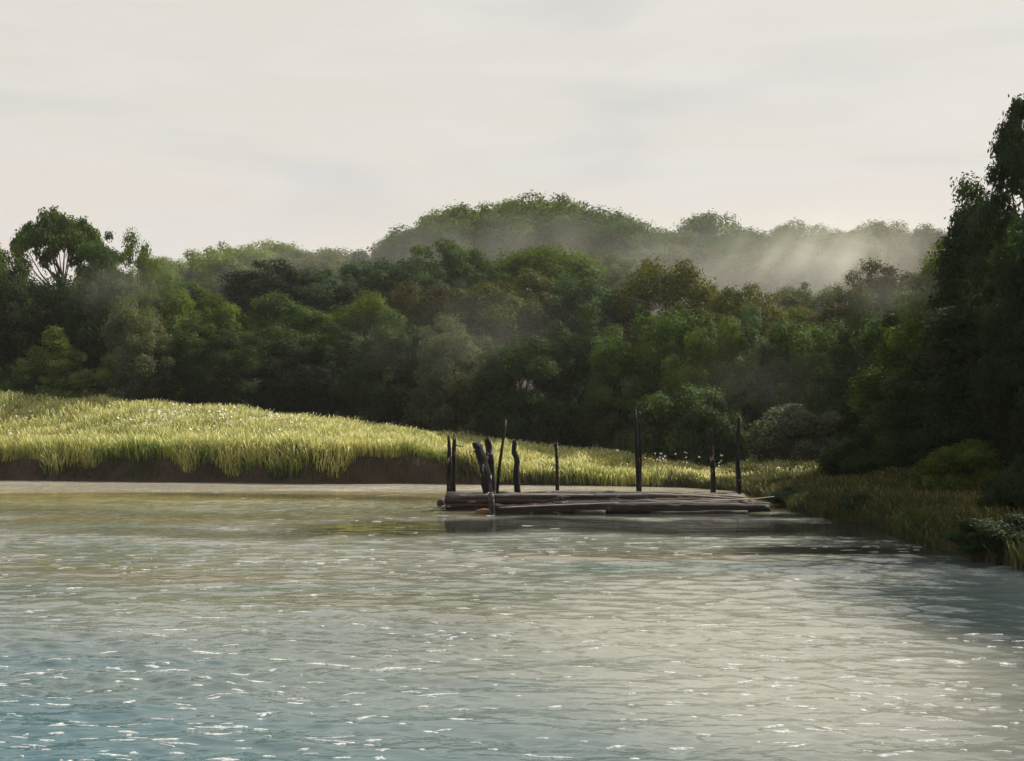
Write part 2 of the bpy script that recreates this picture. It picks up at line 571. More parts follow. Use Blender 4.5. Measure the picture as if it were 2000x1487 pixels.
# bushes: many stems, leaves to the ground
for s, (pw, kk) in enumerate(((1.0, 60), (1.0, 60))):
    C, R = dome_clumps(70 + s, 4.2, -.1, 3.0, kk, .35, .65, low=-.8)
    variant(f'bush{s}', 4, 3, C, R, 26000, .15, 70 + s, .05, 14, .5, shell=.4)
C, R = [], []
for k in range(170):
    u = r_.random() ** 1.5
    rw = (1 - u ** 1.3) * 3.3 + .15
    a = r_.uniform(0, 6.283)
    q = r_.uniform(.3, 1.0)
    C.append((math.cos(a) * rw * q, math.sin(a) * rw * q, .2 + u * 5.6))
    R.append(r_.uniform(.4, .75) * (1.1 - .5 * u))
variant('cone', 7.4, 6.4, np.array(C), np.array(R), 40000, .15, 80, .09, 18, .8, shell=.4)

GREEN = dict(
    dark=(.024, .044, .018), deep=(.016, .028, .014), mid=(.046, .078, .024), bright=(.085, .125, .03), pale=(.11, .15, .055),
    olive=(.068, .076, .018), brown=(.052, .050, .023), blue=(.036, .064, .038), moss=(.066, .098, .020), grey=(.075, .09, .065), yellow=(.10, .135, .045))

TREES = [
    # px, top py, width px, distance, variant, colour, label
    # --- far ridge, left to right
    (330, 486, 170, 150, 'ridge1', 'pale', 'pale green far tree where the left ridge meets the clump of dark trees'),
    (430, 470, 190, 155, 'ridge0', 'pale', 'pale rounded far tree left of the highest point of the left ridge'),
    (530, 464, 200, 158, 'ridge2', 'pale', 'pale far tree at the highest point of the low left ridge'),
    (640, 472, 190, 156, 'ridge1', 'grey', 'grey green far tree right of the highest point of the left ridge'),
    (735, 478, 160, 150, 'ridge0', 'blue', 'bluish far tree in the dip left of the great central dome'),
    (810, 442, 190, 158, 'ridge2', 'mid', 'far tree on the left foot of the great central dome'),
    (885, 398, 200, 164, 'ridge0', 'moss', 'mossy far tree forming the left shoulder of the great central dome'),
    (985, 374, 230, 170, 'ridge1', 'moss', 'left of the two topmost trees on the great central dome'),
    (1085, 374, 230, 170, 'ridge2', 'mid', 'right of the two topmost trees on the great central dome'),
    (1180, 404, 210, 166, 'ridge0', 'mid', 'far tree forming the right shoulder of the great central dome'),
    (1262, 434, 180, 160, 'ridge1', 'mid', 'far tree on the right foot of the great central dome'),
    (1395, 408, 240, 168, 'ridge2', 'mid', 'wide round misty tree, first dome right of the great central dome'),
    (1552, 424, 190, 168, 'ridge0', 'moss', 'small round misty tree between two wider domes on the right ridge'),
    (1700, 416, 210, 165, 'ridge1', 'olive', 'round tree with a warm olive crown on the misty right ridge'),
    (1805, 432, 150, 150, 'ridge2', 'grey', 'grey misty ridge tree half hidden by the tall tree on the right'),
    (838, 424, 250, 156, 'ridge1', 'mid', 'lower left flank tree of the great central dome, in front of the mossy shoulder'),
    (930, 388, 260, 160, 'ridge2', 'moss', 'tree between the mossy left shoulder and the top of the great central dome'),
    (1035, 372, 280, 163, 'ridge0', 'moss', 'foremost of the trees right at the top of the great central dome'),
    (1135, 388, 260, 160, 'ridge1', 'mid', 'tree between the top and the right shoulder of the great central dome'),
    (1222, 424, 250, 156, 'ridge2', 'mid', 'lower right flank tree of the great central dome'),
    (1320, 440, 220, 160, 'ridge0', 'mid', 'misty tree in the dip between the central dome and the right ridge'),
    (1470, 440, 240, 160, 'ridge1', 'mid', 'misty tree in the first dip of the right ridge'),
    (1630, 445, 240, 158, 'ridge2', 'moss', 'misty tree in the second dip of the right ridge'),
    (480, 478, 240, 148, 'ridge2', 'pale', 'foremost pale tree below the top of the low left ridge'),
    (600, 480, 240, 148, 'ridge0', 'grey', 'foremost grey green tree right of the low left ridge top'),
    # --- the ridge's lower slope
    (370, 545, 200, 118, 'dome2', 'mid', 'green tree on the slope just right of the dark left clump'),
    (520, 520, 230, 122, 'dome0', 'deep', 'very dark rounded tree on the slope below the pale left ridge'),
    (655, 520, 220, 124, 'dome1', 'blue', 'dark bluish tree on the slope below the dip of the ridge'),
    (780, 500, 220, 126, 'dome2', 'blue', 'bluish slope tree under the left foot of the central dome'),
    (900, 482, 220, 132, 'dome0', 'mid', 'mid green slope tree under the left shoulder of the central dome'),
    (1065, 456, 270, 130, 'ridge1', 'moss', 'lower mossy dome just under the top of the great central dome'),
    (1190, 486, 210, 136, 'dome2', 'grey', 'grey green slope tree in thin mist under the right shoulder of the central dome'),
    (1330, 478, 240, 150, 'dome0', 'grey', 'pale tree fading into the mist left of the sunbeams'),
    (1480, 480, 240, 150, 'dome2', 'grey', 'pale tree lost in the thickest mist of the valley'),
    (1620, 480, 230, 148, 'dome1', 'grey', 'misty tree below the small round dome of the right ridge'),
    (1760, 486, 180, 130, 'dome0', 'brown', 'brownish misty tree at the foot of the tall right trees'),
    (1590, 548, 170, 112, 'full1', 'grey', 'grey misty tree at the bottom of the valley notch'),
    (1680, 545, 150, 108, 'full2', 'brown', 'misty brownish tree right of the bottom of the valley notch'),
    # --- middle belt
    (430, 590, 210, 94, 'dome0', 'moss', 'mossy tree in the middle belt above the wood edge left of centre'),
    (570, 585, 230, 98, 'dome1', 'mid', 'broad mid green tree in the middle belt above the black hollow'),
    (710, 572, 220, 98, 'dome2', 'moss', 'mossy middle tree with yellowish sprays left of the centre'),
    (850, 555, 230, 102, 'dome0', 'brown', 'brownish green middle tree below the left shoulder of the central dome'),
    (1000, 540, 250, 104, 'dome1', 'olive', 'olive tinged middle tree right below the lower mossy dome'),
    (1140, 530, 220, 104, 'dome2', 'blue', 'bluish green middle tree left of the olive brown dome'),
    (1300, 490, 270, 104, 'ridge0', 'olive', 'large olive brown dome standing dark against the valley mist'),
    (1450, 544, 230, 98, 'ridge2', 'olive', 'smaller olive brown dome stepping down right of the large one'),
    (1570, 588, 190, 92, 'dome2', 'olive', 'low olive tree at the bottom of the valley notch'),
    (1725, 500, 160, 84, 'slim0', 'brown', 'reddish brown loose tree rising right of the valley notch'),
    (1660, 570, 150, 82, 'dome1', 'brown', 'low brownish tree between the valley notch and the reddish loose tree'),
    # --- the edge of the wood behind the grassy bank
    (-70, 520, 230, 79, 'full0', 'deep', 'dark tree cut by the left edge behind the bank'),
    (60, 520, 230, 80, 'full1', 'deep', 'blackish green tree behind the cone shaped bush'),
    (190, 515, 210, 80, 'full2', 'dark', 'dark tree right behind the cone shaped bush'),
    (305, 520, 180, 80, 'full0', 'moss', 'mossy dark tree at the right end of the left clump'),
    (275, 590, 170, 75, 'full1', 'grey', 'greyish tree catching mist at the front of the left clump'),
    (400, 640, 190, 76, 'full2', 'dark', 'dark low tree left of the black hollow in the wood'),
    (520, 655, 200, 80, 'full1', 'deep', 'very dark tree overhanging the left of the black hollow'),
    (650, 640, 220, 82, 'full0', 'deep', 'dark tree overhanging the right of the black hollow'),
    (780, 630, 200, 78, 'full2', 'dark', 'dark greyish tree at the wood edge left of the raft'),
    (890, 620, 210, 74, 'full0', 'grey', 'grey leaved tree behind the left pair of raft posts'),
    (1010, 650, 210, 70, 'full1', 'dark', 'dark speckled tree behind the leaning pole of the raft'),
    (1120, 620, 210, 72, 'full2', 'dark', 'dark green tree behind the thinnest raft post'),
    (1210, 640, 180, 68, 'full0', 'mid', 'green tree behind the tall double post of the raft'),
    (1310, 600, 210, 68, 'full1', 'mid', 'fresh green tree right of the tall double raft post'),
    (1400, 640, 180, 64, 'full2', 'moss', 'mossy green tree above the raft post second from the right'),
    (1480, 600, 200, 66, 'full0', 'blue', 'bluish green tree above the right end of the raft'),
    (1590, 610, 200, 64, 'full1', 'mid', 'green speckled tree right of the raft below the valley notch'),
    (1690, 600, 180, 58, 'full2', 'dark', 'dark tree standing behind the right bank grass nearest the raft'),
    # --- crowns above the left clump
    (118, 400, 200, 98, 'umbrella', 'mid', 'umbrella shaped tree on a bare forked trunk above the left clump'),
    (5, 458, 170, 94, 'ridge0', 'bright', 'round tree at the left edge beside the umbrella shaped tree'),
    (200, 436, 110, 92, 'slim1', 'mid', 'small loose tree right beside the umbrella shaped tree'),
    (268, 450, 150, 92, 'airy1', 'moss', 'ragged tree at the right end of the clump under the sky'),
    (150, 520, 260, 90, 'ridge1', 'moss', 'broad low tree at the foot of the umbrella shaped tree'),
    # --- right bank
    (2012, 158, 330, 33, 'ragged', 'dark', 'tallest tree, ragged against the sky at the right edge'),
    (1900, 332, 190, 37, 'slim0', 'dark', 'loose dark tree left of the tallest tree on the right'),
    (1850, 440, 210, 42, 'slim1', 'moss', 'sunlit green tree with layered sprays below the loose dark tree'),
    (1775, 555, 210, 46, 'slim2', 'mid', 'bluish shaded tree left of the sunlit tree with layered sprays'),
    (1930, 540, 260, 32, 'slim1', 'deep', 'nearly black tree under the tallest tree at the right'),
    (1935, 385, 270, 46, 'slim2', 'dark', 'broad dark tree filling the gap behind the tallest tree'),
    (1840, 660, 230, 37, 'slim0', 'dark', 'dark low tree with lit twigs behind the right bank grass'),
    (2200, 10, 360, 28, 'full0', 'dark', 'added unseen tall tree past the right edge that darkens the water below it'),  # added out of view to shade the water and darken its reflection
    (2060, 420, 260, 29, 'full1', 'deep', 'black tree cut by the right edge behind the bank'),
]
for k, (px, py, wpx, D, var, colr, label) in enumerate(TREES):
    w, h, tm, cm = VAR[var]
    p = at(px, py, D)
    g = H1(p.x, D)
    th, tw = p.z - g, wpx / F * D
    rr = random.Random(k)
    root = link('tree', None, None, (p.x, D, g), rr.uniform(0, 6.283), (tw / w, tw / w, th / h))
    root.empty_display_size = 1
    tag(root, label, 'tree', 'trees of the wood round the lake')
    link('trunk', tm, root)
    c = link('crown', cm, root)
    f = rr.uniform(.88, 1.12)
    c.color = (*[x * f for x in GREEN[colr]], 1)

SHRUBS = [
    (108, 628, 250, 75, 'cone', 'yellow', 'cone shaped pale green bush on top of the left bank'),
    (195, 705, 150, 74.5, 'bush0', 'yellow', 'low pale bush right against the cone shaped bush'),
    (30, 705, 130, 74, 'bush1', 'mid', 'dark green bush left against the cone shaped bush'),
    (1060, 735, 170, 68.5, 'bush1', 'dark', 'dark bush in the wood right of the leaning pole of the raft'),
    (1320, 740, 200, 60.5, 'bush0', 'mid', 'green bush drooping over the bright grass behind the raft'),
    (1395, 770, 130, 58, 'bush1', 'dark', 'dark green bush behind the raft post second from the right'),
    (1555, 780, 190, 56, 'bush0', 'grey', 'grey speckled bush behind the right end of the raft'),
    (1700, 840, 190, 43, 'bush1', 'dark', 'dark bush at the back of the right bank grass'),
    (1880, 850, 190, 30, 'bush0', 'moss', 'lit green bush low in front of the black right trees'),
    (2010, 880, 200, 22, 'bush1', 'deep', 'black bush at the right edge behind the yellowish grass'),
    (1545, 950, 100, 35.5, 'bush1', 'blue', 'dark bluish shrub at the waterline off the raft end'),
    (1690, 958, 120, 29.5, 'bush0', 'blue', 'low dark shrub at the waterline halfway along the right bank'),
    (1822, 985, 120, 23.6, 'bush1', 'moss', 'green shrub dipping into the water at the bend of the right bank'),
    (1965, 1000, 190, 19.0, 'bush1', 'dark', 'dark green shrub over the water nearest on the right bank'),
]
for k, (px, py, wpx, D, var, colr, label) in enumerate(SHRUBS):
    w, h, tm, cm = VAR[var]
    p = at(px, py, D)
    g = max(H1(p.x, D), -.05)
    th, tw = p.z - g, wpx / F * D
    rr = random.Random(k + 500)
    root = link('shrub', None, None, (p.x, D, g), rr.uniform(0, 6.283), (tw / w, tw / w, th / h))
    tag(root, label, 'shrub', 'shrubs along the banks')
    link('stems', tm, root)
    c = link('crown', cm, root)
    f = rr.uniform(.9, 1.1)
    c.color = (*[x * f for x in GREEN[colr]], 1)


# ------------------------------------------------------------------ grass
def grass(name, n, xr, yr, keep, hfun, wid, mat, seed, headp=.3):
    r = np.random.default_rng(seed)
    x = r.uniform(*xr, n * 3)
    y = r.uniform(*yr, n * 3)
    d = sdist(x, y)
    m = keep(x, y, d, r)
    x, y, d = x[m][:n], y[m][:n], d[m][:n]
    n = len(x)
    z = height(x, y, d)
    # tufts: height varies in patches
    patch = .5 + .5 * np.sin(x * 1.7 + 2 * np.sin(y * .9)) * np.sin(y * 1.3 + x * .4)
    L = hfun(x, y, d) * (.68 + .3 * patch) * r.uniform(.6, 1.25, n)
    a = r.uniform(0, 6.283, n)
    bend = r.uniform(.1, .55, n) * L
    bx, by = np.cos(a) * bend, np.sin(a) * bend
    wa = r.uniform(0, 6.283, n)
    w = wid(y) * r.uniform(.7, 1.4, n)
    wx, wy = np.cos(wa) * w / 2, np.sin(wa) * w / 2
    B = np.stack([x, y, z - .05], 1)
    Wv = np.stack([wx, wy, np.zeros(n)], 1)
    M = B + np.stack([bx * .3, by * .3, L * .62], 1)
    T = B + np.stack([bx, by, L], 1)
    v = np.stack([B - Wv, B + Wv, M + Wv * .8, M - Wv * .8, T + Wv * .12, T - Wv * .12], 1)
    hd = (r.random(n) < headp)
    v[hd, 4] = (T + Wv * 1.1)[hd]
    v[hd, 5] = (T - Wv * 1.1)[hd]
    q = np.arange(n)[:, None] * 6
    f = np.concatenate([q + np.array([0, 1, 2, 3]), q + np.array([3, 2, 4, 5])])
    rnd = np.repeat(r.random(n), 6)
    head = np.zeros((n, 6))
    head[hd, 4:] = 1
    return link(name, mesh_np(name, v.reshape(-1, 3), f, [mat], {'rnd': rnd, 'head': head.ravel()}))


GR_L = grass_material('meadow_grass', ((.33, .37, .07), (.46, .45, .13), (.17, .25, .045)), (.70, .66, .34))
GR_R = grass_material('shaded_bank_grass', ((.062, .072, .020), (.085, .078, .025), (.032, .050, .016)), (.16, .15, .05))  # own olive brown, darkened further to hold the trees' shade


GR_W = grass_material('bank_weeds', ((.06, .065, .022), (.075, .06, .025), (.04, .055, .02)), (.1, .1, .05))


def keepL(x, y, d, r):
    face = np.interp(x, [-60, -12, -3, 0, 10], [.45, .5, .95, .25, .05])
    face = face * (.75 + .5 * np.sin(x * .62 + 1.9 * np.sin(x * .23)) + .3 * np.sin(x * 2.3)).clip(.15, 1.1)
    return (d > face) & (d < 15) & ((y > 50) | (x < 8)) & (r.random(len(x)) < np.where(d < 9, 1, .6))


g = grass('grass', 230000, (-40, 14), (49, 82), keepL, lambda x, y, d: np.interp(x, [-40, -15, 0, 10], [1.25, 1.1, .85, .6]), lambda y: .030 + 0 * y, GR_L, 3, .38)
tag(g, 'pale straw green meadow grass sunlit along the far bank', 'grass', kind='stuff')


def keepR(x, y, d, r):
    return (d > -.12) & (d < 9) & (x > 6) & (r.random(len(x)) < np.clip(1.3 - d * .1, .3, 1))


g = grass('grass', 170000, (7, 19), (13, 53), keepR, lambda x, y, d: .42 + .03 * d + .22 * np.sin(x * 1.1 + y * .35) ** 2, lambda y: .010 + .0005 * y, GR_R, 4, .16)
tag(g, 'dark olive bank grass in shade along the right shore', 'grass', kind='stuff')


def keepW(x, y, d, r):
    pat = np.sin(x * .55 + 1.3) + .6 * np.sin(x * 1.9)
    return (d > .0) & (d < 1.1) & ((y > 50) | (x < 8)) & (r.random(len(x)) < np.clip(.55 + .4 * pat, .15, 1))


g = grass('weeds', 45000, (-40, 12), (49, 67), keepW, lambda x, y, d: .5 + .35 * np.sin(x * .7) ** 2, lambda y: .06 + 0 * y, GR_W, 8, .0)
tag(g, 'dark weeds hanging on the earth face of the far bank', 'weeds', kind='stuff')


def keepU(x, y, d, r):
    return (d > 9.5) & ((y > 58) | (x > 12))


g = grass('undergrowth', 70000, (-48, 50), (20, 100), keepU, lambda x, y, d: .9 + 0 * x, lambda y: .10 + 0 * y, GR_W, 9, .0)
tag(g, 'dark undergrowth covering the floor of the wood', 'undergrowth', kind='stuff')


# flowers
def flowers(name, n, spots, mat, size, seed, lift):
    r = np.random.default_rng(seed)
    V, Fc = [], []
    for (px, D, sx, sy, wgt) in spots:
        m = int(n * wgt)
        x = (px - 1000) / F * D + r.normal(0, sx, m)
        y = D + r.normal(0, sy, m)
        d = sdist(x, y)
        k = d > .9
        x, y, d = x[k], y[k], d[k]
        z = height(x, y, d) + r.uniform(.45, 1.0, len(x)) * lift
        for cx, cy, cz in zip(x, y, z):
            s = size * r.uniform(.6, 1.3)
            nrm = Vector((r.normal(0, .5), -.6 + r.normal(0, .4), .7)).normalized()
            u = nrm.orthogonal().normalized()
            w = nrm.cross(u)
            b = len(V)
            V.append((cx, cy, cz))
            for q in range(6):
                a = q * math.pi / 3
                ra = s * (.5 if q % 2 else .35)
                V.append(tuple(Vector((cx, cy, cz)) + (u * math.cos(a) + w * math.sin(a)) * ra + nrm * s * .12))
            for q in range(6):
                Fc.append((b, b + 1 + q, b + 1 + (q + 1) % 6))
    return link(name, mesh_np(name, np.array(V), np.array(Fc), [mat]))


o = flowers('wildflowers', 900, [(1190, 57, .7, .9, .16), (1035, 58.5, .35, .6, .07), (1280, 56, .5, .8, .07), (190, 68, 1.2, 1.2, .2), (80, 67, .9, 1, .1), (480, 66, 1.4, 1.5, .2)],
            plain('yellow_petals', (.62, .46, .02), .6), .10, 5, .9)
tag(o, 'yellow wildflowers scattered through the far bank grass', 'flowers', kind='stuff')
o = flowers('wildflowers', 1100, [(420, 66, 2.0, 1.6, .3), (310, 67, 1.2, 1.2, .2), (540, 65, 1.4, 1.4, .12), (90, 68, 2.5, 1.6, .18), (1330, 56.5, 1.8, 1.2, .04)],
            plain('white_petals', (.80, .77, .70), .6), .15, 6, 1.1)
tag(o, 'white flower heads scattered through the far bank grass', 'flowers', kind='stuff')

# ------------------------------------------------------------------ the log raft
raft = link('log_raft', None, None, (2.55, 34.6, 0))
tag(raft, 'derelict dark log raft with crooked standing posts moored off the grassy bank', 'raft')
RO = np.array([2.55, 34.6, 0])


def loc(*pts):
    return [tuple(np.asarray(p, float) - RO) for p in pts]


def wl(px, py, D):
    v = at(px, py, D)
    return (v.x, v.y, v.z)


def post(pts, rads, mat, label=None, seg=10, jag=.06, sub=3, rough=.10):
    m = MB().tube(loc(*pts), rads, seg, rough, 1, jag, sub)
    o = m.build('post', mat, raft)
    if label:
        o['label'] = label
    return o


# deck logs, running left to right, greyed on top
for k, (D, zt, r0, x0, x1) in enumerate(((35.7, .46, .15, -1.85, 7.25), (35.25, .47, .17, -2.0, 7.0), (34.75, .46, .16, -1.9, 7.1), (34.3, .45, .17, -1.95, 6.95))):
    m = MB().tube(loc((x0, D, zt - r0), ((x0 + x1) / 2, D + .05, zt - r0 + .02), (x1, D, zt - r0 - .02)), [r0, r0 * 1.05, r0 * .9], 12, .05, 1, .05, 8)
    m.build('deck_log', DECK, raft)
# split side timbers, wet red brown, stacked with dark gaps between them
for mat, pts, rad, sub in (
        (GREYW, ((-1.98, 33.72, .41), (.4, 33.68, .40), (2.6, 33.74, .42), (5, 33.7, .41), (6.9, 33.84, .37)), (.055, .06, .05, .06, .04), 12),
        (REDLOG, ((-2.0, 33.70, .285), (.2, 33.66, .29), (3, 33.7, .285), (5.2, 33.66, .27), (7.0, 33.82, .26)), (.085, .09, .085, .07, .06), 10),
        (REDLOG, ((-1.96, 33.66, .15), (1.4, 33.68, .14), (4, 33.74, .15), (6.95, 33.84, .13)), (.07, .06, .07, .05), 14),
        (BLACKLOG, ((-1.95, 33.75, .02), (2, 33.8, .02), (7.0, 33.9, .01)), (.12, .12, .11), 16)):
    m = MB().tube(loc(*pts), rad, 11, .13, 1.0, .08, sub)
    m.build('side_timber', mat, raft)
# end cross beams
m = MB().tube(loc((-2.12, 33.62, .22), (-2.1, 34.6, .22), (-2.08, 36.0, .24)), [.10, .11, .11], 10, .06, 1, .04, 4)
m.build('cross_beam', GREYW, raft)['label'] = 'greyed end beam'
m = MB().tube(loc((7.2, 33.3, .16), (7.15, 34.6, .2), (7.2, 36.0, .22)), [.14, .15, .15], 10, .06, 1, .04, 4)
m.build('cross_beam', RUSTW, raft)['label'] = 'split orange end beam'
# low fender logs at the waterline in front
m = MB().tube(loc((-.62, 32.0, .08), (1.5, 32.05, .12), (3.4, 32.2, .13), (5.5, 32.3, .14), (7.35, 32.6, .12)), [.15, .16, .155, .14, .10], 12, .13, 1, .1, 10)
m.build('fender_log', BLACKLOG, raft)
m = MB().tube(loc((1.2, 32.9, .20), (3.5, 32.8, .24), (5.6, 32.9, .25), (7.5, 33.1, .20)), [.10, .12, .11, .07], 10, .13, 1, .1, 10)
m.build('fender_log', GREYW, raft)
m = MB().tube(loc((1.75, 31.9, -.02), (2.6, 31.85, -.02)), [.15, .14], 10, .08, 1, .05, 4)
m.build('float', BLACKLOG, raft)
m = MB().tube(loc((3.9, 32.0, -.04), (6.6, 32.1, -.03)), [.13, .13], 10, .08, 1, .05, 6)
m.build('float', BLACKLOG, raft)
# orange splintered end under the front stub
m = MB().tube(loc((-1.0, 32.2, -.02), (-.45, 32.15, .02)), [.11, .14], 9, .12, 1, .04, 3)
m.build('float', RUSTW, raft)['label'] = 'orange splintered log end'

# posts
post([wl(877.5, 985, 35.6), wl(877, 930, 35.6), wl(878, 890, 35.6), wl(876.5, 853, 35.6)], [.075, .07, .06, .045], DARKPOST, 'thin dark post with pale lichen at its foot')
post([wl(886.5, 985, 35.9), wl(887, 930, 35.9), wl(887, 880, 35.9), wl(889, 846, 35.9)], [.085, .08, .07, .05], DARKPOST, 'taller dark post of the left pair')
post([wl(957, 985, 34.6), wl(950, 930, 34.5), wl(941, 895, 34.4), wl(936, 878, 34.4), wl(929, 866, 34.4)], [.145, .145, .14, .13, .11], CHAR, 'thick charred post leaning left', 12, .05)
post([wl(963, 985, 34.8), wl(960, 930, 34.8), wl(956, 890, 34.8), wl(951, 857, 34.8)], [.12, .12, .115, .10], CHAR, 'thick charred post crossing behind the leaning one', 12, .05)
post([wl(968, 985, 35.0), wl(974, 920, 35.2), wl(981, 870, 35.4), wl(988, 822, 35.7)], [.045, .045, .042, .035], DARKPOST, 'long leaning pole')
post([wl(1011, 985, 35.6), wl(1009, 920, 35.6), wl(1010, 895, 35.6), wl(1004, 880, 35.6), wl(1007, 860, 35.6)], [.10, .095, .085, .08, .075], CHAR, 'crooked post with a kink near its top')
post([wl(1089, 985, 36), wl(1088, 935, 36), wl(1087, 900, 36), wl(1086, 866, 36)], [.06, .055, .045, .05], DARKPOST, 'thinnest straight post')
post([wl(1245, 985, 36), wl(1245, 920, 36), wl(1243, 860, 36), wl(1240, 800, 36)], [.06, .068, .06, .045], CHAR, 'left of the tall double posts')
post([wl(1250, 985, 36.15), wl(1250.5, 920, 36.15), wl(1250, 860, 36.15), wl(1249, 806, 36.15)], [.05, .055, .055, .04], CHAR, 'right of the tall double posts')
post([wl(1393, 985, 36.2), wl(1392, 930, 36.2), wl(1389, 880, 36.2), wl(1388, 838, 36.2)], [.075, .075, .06, .04], DARKPOST, 'straight post second from the right')
post([wl(1444, 990, 35.7), wl(1443, 930, 35.7), wl(1440, 875, 35.7), wl(1444, 815, 35.7)], [.085, .08, .07, .055], CHAR, 'tall thick post at the right end')
post([wl(964, 1030, 31.75), wl(962, 1000, 31.75), wl(958, 962, 31.8)], [.085, .08, .075], BIRCH, 'short front stub with white peeling bark', 10, .03)
# broken twig stubs on the posts
for a, b_, r0 in ((wl(932, 880, 34.35), wl(925, 882, 34.3), .025), (wl(889, 870, 35.9), wl(903, 872, 35.8), .02), (wl(903, 874, 35.8), wl(905, 866, 35.8), .012)):
    m = MB().tube(loc(a, b_), [r0, r0 * .7], 6, .1)
    m.build('twig_stub', CHAR, raft)

# loose pale sticks lying on the raft
STICKS = [
    ([(3.85, 33.52, .50), (5.2, 33.45, .47), (6.85, 33.30, .36)], .022, 'long bleached stick lying along the right half of the raft'),
    ([(4.9, 33.55, .53), (6.2, 33.58, .46), (6.9, 33.6, .40)], .018, 'shorter bleached stick lying beside the tall right end post'),
    ([(-.35, 31.88, .18), (1.3, 31.83, .26), (3.0, 31.9, .32)], .014, 'thin pale stick lying along the front fender log'),
    ([(.3, 33.60, .47), (1.6, 33.58, .475), (2.4, 33.6, .46)], .016, 'pale splinter on the greyed timber left of the middle'),
    ([(4.2, 33.45, .36), (5.4, 33.4, .38), (6.4, 33.42, .34)], .014, 'thin bleached stick low against the red timbers'),
    ([(2.9, 31.9, .30), (4.8, 32.0, .33), (6.6, 32.2, .27)], .015, 'long pale stick on the right half of the front fender log'),
    ([(5.6, 33.05, .33), (6.9, 33.0, .36), (7.62, 33.05, .44)], .018, 'pale stick with an upturned tip at the far right end of the raft'),
]
for pts, r0, label in STICKS:
    m = MB().tube(pts, [r0, r0 * 1.1, r0 * .6], 6, .1, 1, 0, 4)
    tag(m.build('driftwood_stick', PALEW), label, 'stick', 'bleached sticks on the raft')

def glint_material():
    t = NT('white_glint')
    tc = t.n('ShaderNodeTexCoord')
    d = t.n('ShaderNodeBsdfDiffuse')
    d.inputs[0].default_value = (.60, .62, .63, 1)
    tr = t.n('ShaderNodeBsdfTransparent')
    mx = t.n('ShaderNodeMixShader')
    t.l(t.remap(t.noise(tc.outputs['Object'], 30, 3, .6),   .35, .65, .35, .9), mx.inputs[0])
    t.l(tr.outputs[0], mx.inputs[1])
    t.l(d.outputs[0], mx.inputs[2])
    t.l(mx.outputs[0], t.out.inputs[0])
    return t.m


# ------------------------------------------------------------------ glint flecks: sun sparkle modelled as pale patches laid on the water
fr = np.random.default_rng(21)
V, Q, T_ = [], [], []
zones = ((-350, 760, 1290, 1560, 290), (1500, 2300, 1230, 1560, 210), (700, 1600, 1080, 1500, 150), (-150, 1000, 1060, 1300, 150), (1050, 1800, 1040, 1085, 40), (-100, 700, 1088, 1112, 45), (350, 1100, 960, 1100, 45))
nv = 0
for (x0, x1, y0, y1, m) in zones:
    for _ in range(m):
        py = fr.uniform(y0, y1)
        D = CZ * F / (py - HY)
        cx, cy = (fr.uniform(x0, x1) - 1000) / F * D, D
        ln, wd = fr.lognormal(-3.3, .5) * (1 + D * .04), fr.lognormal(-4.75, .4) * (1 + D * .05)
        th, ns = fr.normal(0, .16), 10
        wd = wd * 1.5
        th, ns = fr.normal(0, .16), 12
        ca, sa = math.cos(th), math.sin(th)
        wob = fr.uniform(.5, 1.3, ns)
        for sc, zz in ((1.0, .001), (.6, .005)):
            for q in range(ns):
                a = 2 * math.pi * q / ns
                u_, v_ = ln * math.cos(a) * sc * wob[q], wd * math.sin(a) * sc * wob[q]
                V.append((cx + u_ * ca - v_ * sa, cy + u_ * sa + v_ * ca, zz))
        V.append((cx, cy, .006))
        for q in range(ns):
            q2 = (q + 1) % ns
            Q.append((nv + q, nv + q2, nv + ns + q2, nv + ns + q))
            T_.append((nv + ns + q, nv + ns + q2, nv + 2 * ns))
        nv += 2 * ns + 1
V = np.array(V)
ri = np.interp(V[:, 1], ty, np.arange(len(ty)))
ci = np.interp(V[:, 0] / np.maximum(V[:, 1], 6.0), tx, np.arange(len(tx)))
i0, j0 = np.clip(ri.astype(int), 0, len(ty) - 2), np.clip(ci.astype(int), 0, len(tx) - 2)
fi, fj = ri - i0, ci - j0
V[:, 2] += (WZ[i0, j0] * (1 - fi) * (1 - fj) + WZ[i0 + 1, j0] * fi * (1 - fj) + WZ[i0, j0 + 1] * (1 - fi) * fj + WZ[i0 + 1, j0 + 1] * fi * fj)
o = link('glint', mesh_np('glint', np.array(V), [np.array(Q), np.array(T_)], [glint_material()], smooth=True))
tag(o, 'white flecks painted as sun glints scattered over the rippled lake', 'glint', kind='stuff')

# ------------------------------------------------------------------ air
def volume_mat(name, col, dens, aniso=.3):
    t = NT(name)
    v = t.n('ShaderNodeVolumePrincipled')
    v.inputs['Color'].default_value = (*col, 1)
    v.inputs['Density'].default_value = dens
    v.inputs['Anisotropy'].default_value = aniso
    t.l(v.outputs[0], t.out.inputs['Volume'])
    return t.m


def box_mesh(name, lo, hi, mat):
    v = [(x, y, z) for x in (lo[0], hi[0]) for y in (lo[1], hi[1]) for z in (lo[2], hi[2])]
    f = [(0, 1, 3, 2), (4, 6, 7, 5), (0, 4, 5, 1), (2, 3, 7, 6), (0, 2, 6, 4), (1, 5, 7, 3)]
    return mesh_np(name, np.array(v, float), np.array(f), [mat])


